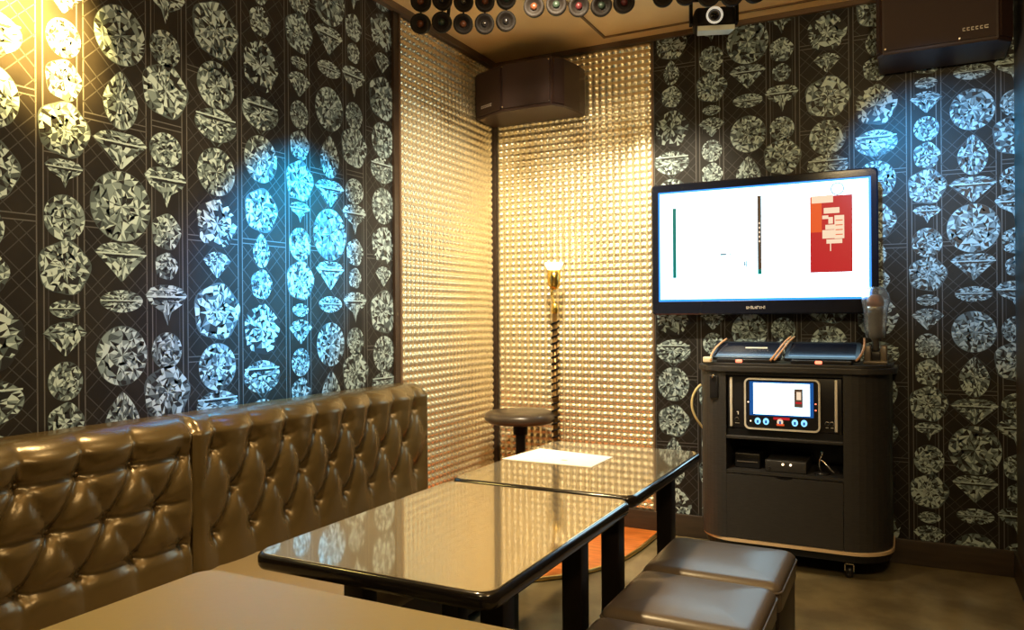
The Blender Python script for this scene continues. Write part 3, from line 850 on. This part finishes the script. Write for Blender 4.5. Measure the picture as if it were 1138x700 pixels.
# microphone in its holder
t = thing('microphone_holder', 'grey forked holder standing on the right end of the cabinet top', 'microphone holder', (1.858, -.235, .8505))
m = MB(); m.rbox((-.045, -.035, 0), (.045, .035, .014), 'stand_grey', .005); m.rbox((-.042, -.028, .010), (-.016, .028, .075), 'stand_grey', .006); m.rbox((.016, -.028, .010), (.042, .028, .075), 'stand_grey', .006); m.build('fork', t)
m = MB(); m.box((-.016, -.018, .012), (.016, .018, .05), 'black_plastic', .003); m.build('socket', t)
t = thing('microphone', 'grey microphone standing upright in the holder under a clear cover', 'microphone', (1.858, -.235, .902))
m = MB(); m.lathe([(.011, 0), (.013, .01), (.013, .04), (.024, .06), (.027, .15), (.028, .163)], 'mic_grey', n=24); m.build('handle', t)
m = MB(); m.lathe([(.028, .163), (.031, .168), (.031, .174), (.029, .178)], 'chrome', n=24); m.build('collar', t)
m = MB(); m.lathe([(.029, .178), (.032, .19), (.030, .208), (.020, .222), (.006, .227)], 'mic_head', n=24); m.build('head', t)
m = MB()
N = 28; rings = []
for r, z in ((.036, .052), (.040, .10), (.044, .16), (.052, .20), (.050, .225), (.040, .245), (.022, .256), (.018, .2535), (.037, .2425), (.0475, .2235), (.0495, .20), (.0415, .16), (.0375, .10), (.0335, .052)):
    rings.append([(r * (1 + .05 * math.sin(5 * 2 * PI * k / N + z * 40)) * math.cos(2 * PI * k / N), r * (1 + .05 * math.sin(5 * 2 * PI * k / N + z * 40)) * math.sin(2 * PI * k / N), z) for k in range(N)])
m.loft(rings, 'clear_plastic', True); m.build('clear_cover', t, label='clear plastic cover')

# ------------------------------------------------------------------ corner speakers
def speaker(x0, label, flip=False, zt=2.287):
    t = thing('wall_speaker', label, 'speaker', (x0, 0, 0))
    Wd = .55; zb = zt - (.285 if flip else .235)
    base = [(0.0, -.03), (0.0, -.215), (.195, -.30), (.46, -.30), (.497, -.235), (.522, -.10), (.522, -.03)]
    if flip: base = [(0.0, -.03), (0.0, -.27), (.02, -.30), (.405, -.30), (.455, -.24), (.455, -.03)]
    m = MB(); m.prism(base, zb, zt, 'speaker_body', .006); m.build('cabinet', t)
    fr = [p for p in base if p[1] <= -.215]
    for i in range(len(fr) - 1):
        a, b = Vector(fr[i]), Vector(fr[i + 1]); d = (b - a).normalized(); nn = Vector((d.y, -d.x))
        if nn.y > 0: nn = -nn
        a2, b2 = a + d * .008, b - d * .008
        m = MB(); q = [a2, b2, b2 + nn * .008, a2 + nn * .008]
        m.prism([(p.x, p.y) for p in q], zb + .014, zt - .012, 'speaker_grille', .001); m.build('grille', t)
    # lettering plate
    a, b = (Vector(fr[0]), Vector(fr[1])) if not flip else (Vector(fr[-2]), Vector(fr[-1]))
    if flip: a, b = Vector((.235, -.30)), Vector((.40, -.30))
    d = (b - a).normalized(); nn = Vector((d.y, -d.x))
    if nn.y > 0: nn = -nn
    m = MB()
    for k in range(6):
        s0 = .055 + k * .014
        w0 = .009 if k < 5 else .013
        A = a + d * s0 + nn * .009; B = a + d * (s0 + w0) + nn * .009
        z0, z1 = zb + .045, zb + .058
        hh = .0035
        for (za, zc) in ((z0, z0 + hh), (z1 - hh, z1)): m.poly([(A.x, A.y, za), (B.x, B.y, za), (B.x, B.y, zc), (A.x, A.y, zc)], 'print_white')
        A2 = a + d * (s0 + .003) + nn * .009
        m.poly([(A.x, A.y, z0), (A2.x, A2.y, z0), (A2.x, A2.y, z1), (A.x, A.y, z1)], 'print_white')
    m.build('logo', t, label='small pale lettering')
    for x in (.20, .45):
        for z in (zb + .02, zt - .02):
            m = MB(); xx = x - .17 if flip else x
            m.cyl((xx, -.309, z), (xx, -.3115, z), .0035, 'chrome', 8); m.build('screw', t)
    m = MB(); m.box((.20, -.03, zb + .08), (.35, -.006, zt - .06), 'black_plastic'); m.build('bracket', t)


speaker(.018, 'dark brown angled loudspeaker high in the gold studded corner')
speaker(1.872, 'black angled loudspeaker high on the far wall right of the television', True, 2.343)

# ------------------------------------------------------------------ ceiling effect lights
def head(parent, p, aim, r, lens, L=.055):
    p = Vector(p); aim = Vector(aim).normalized()
    m = MB()
    m.lathe([(r * .55, -L), (r * .85, -L * .9), (r, -L * .55), (r, 0), (r * .97, .003), (r * .72, .003), (r * .58, -.006), (r * .3, -.010)], 'dark_bronze', p, aim, 24)
    h = m.build('lamp_head', parent)
    m = MB(); m.lathe([(r * .36, -.008), (r * .30, -.002), (r * .16, .002), (r * .03, .003)], lens, p, aim, 16); m.build('lens', h)
    return h


def fixture(loc, rz, label, lens, rows=2, sp=.085, r=.039):
    t = thing('effect_light', label, 'stage light', loc, rz, 'multi-lens stage lights on the ceiling')
    zt = H - loc[2]
    m = MB(); m.rbox((-.20, .055, zt - .045), (.20, .115, zt - .0005), 'dark_bronze', .008); m.build('housing', t)
    for row in range(rows):
        y = 0.0 + row * .0; z = row * .088
        for k in range(5):
            x = (k - 2) * sp + (row * .002)
            aim = Vector((.02 + (k - 2) * .05, -1.0, -.28 + .05 * math.sin(k * 2.3)))
            q = (x, y, z + .006 * math.sin(k * 1.9))
            head(t, q, aim, r, lens[(k + row * 2) % len(lens)])
            m = MB()
            m.cyl((x, y + .03, z + .03 - (0 if row == 0 else 0)), (x, y + .035, z + .062 if row < rows - 1 else zt - .03), .0035, 'dark_bronze', 8); m.build('stem', t)
    m = MB(); m.cyl((-.065, .045, .02), (-.055, .07, zt - .03), .007, 'dark_bronze', 8); m.build('arm', t)


fixture((.425, -1.03, 2.205), math.radians(26), 'left cluster of dark round lamp heads under the ceiling, above the gold panel', ['lens_amber', 'lens_green', 'lens_amber', 'lens_black', 'lens_black'])
fixture((.885, -.955, 2.215), math.radians(24), 'middle cluster of dark lamp heads with red and green lenses, right of the leftmost one', ['lens_amber', 'lens_green', 'lens_red', 'lens_green', 'lens_red'])
fixture((1.33, -.77, 2.235), math.radians(24), 'right cluster of dark lamp heads above the ring-lens lamp', ['lens_black', 'lens_green', 'lens_black'])
t = thing('ring_lens_light', 'dark ceiling lamp with a white ring lens and pale plate beneath', 'ceiling lamp', (1.255, -.36, 2.288), math.radians(20))
m = MB(); m.rbox((-.085, -.05, -.038), (.085, .06, .046), 'dark_bronze', .02, 4); m.build('housing', t)
m = MB(); m.lathe([(.030, 0), (.034, .004), (.034, .012), (.027, .012), (.026, .004)], 'ring_white', (-.005, -.052, .004), (0, -1, -.1), 32, cap=False); m.build('ring', t, label='bright white ring')
m = MB(); m.lathe([(.026, 0), (.024, .006), (.012, .010), (.002, .011)], 'lens_black', (-.005, -.052, .004), (0, -1, -.1), 24); m.build('lens', t)
m = MB(); q = [(-.075, -.062), (.075, -.062), (.065, .04), (-.065, .04)]
m.loft([[(x, y, -.060 + (y + .062) * .15) for x, y in q], [(x, y, -.040 + (y + .062) * .15) for x, y in q]], 'plate_white'); m.build('plate', t, label='pale plate')
m = MB(); m.box((-.10, -.01, -.01), (-.088, .03, .1105), 'dark_bronze'); m.box((.088, -.01, -.01), (.10, .03, .1105), 'dark_bronze'); m.box((-.10, -.02, .10), (.10, .04, .1115), 'dark_bronze'); m.build('bracket', t)
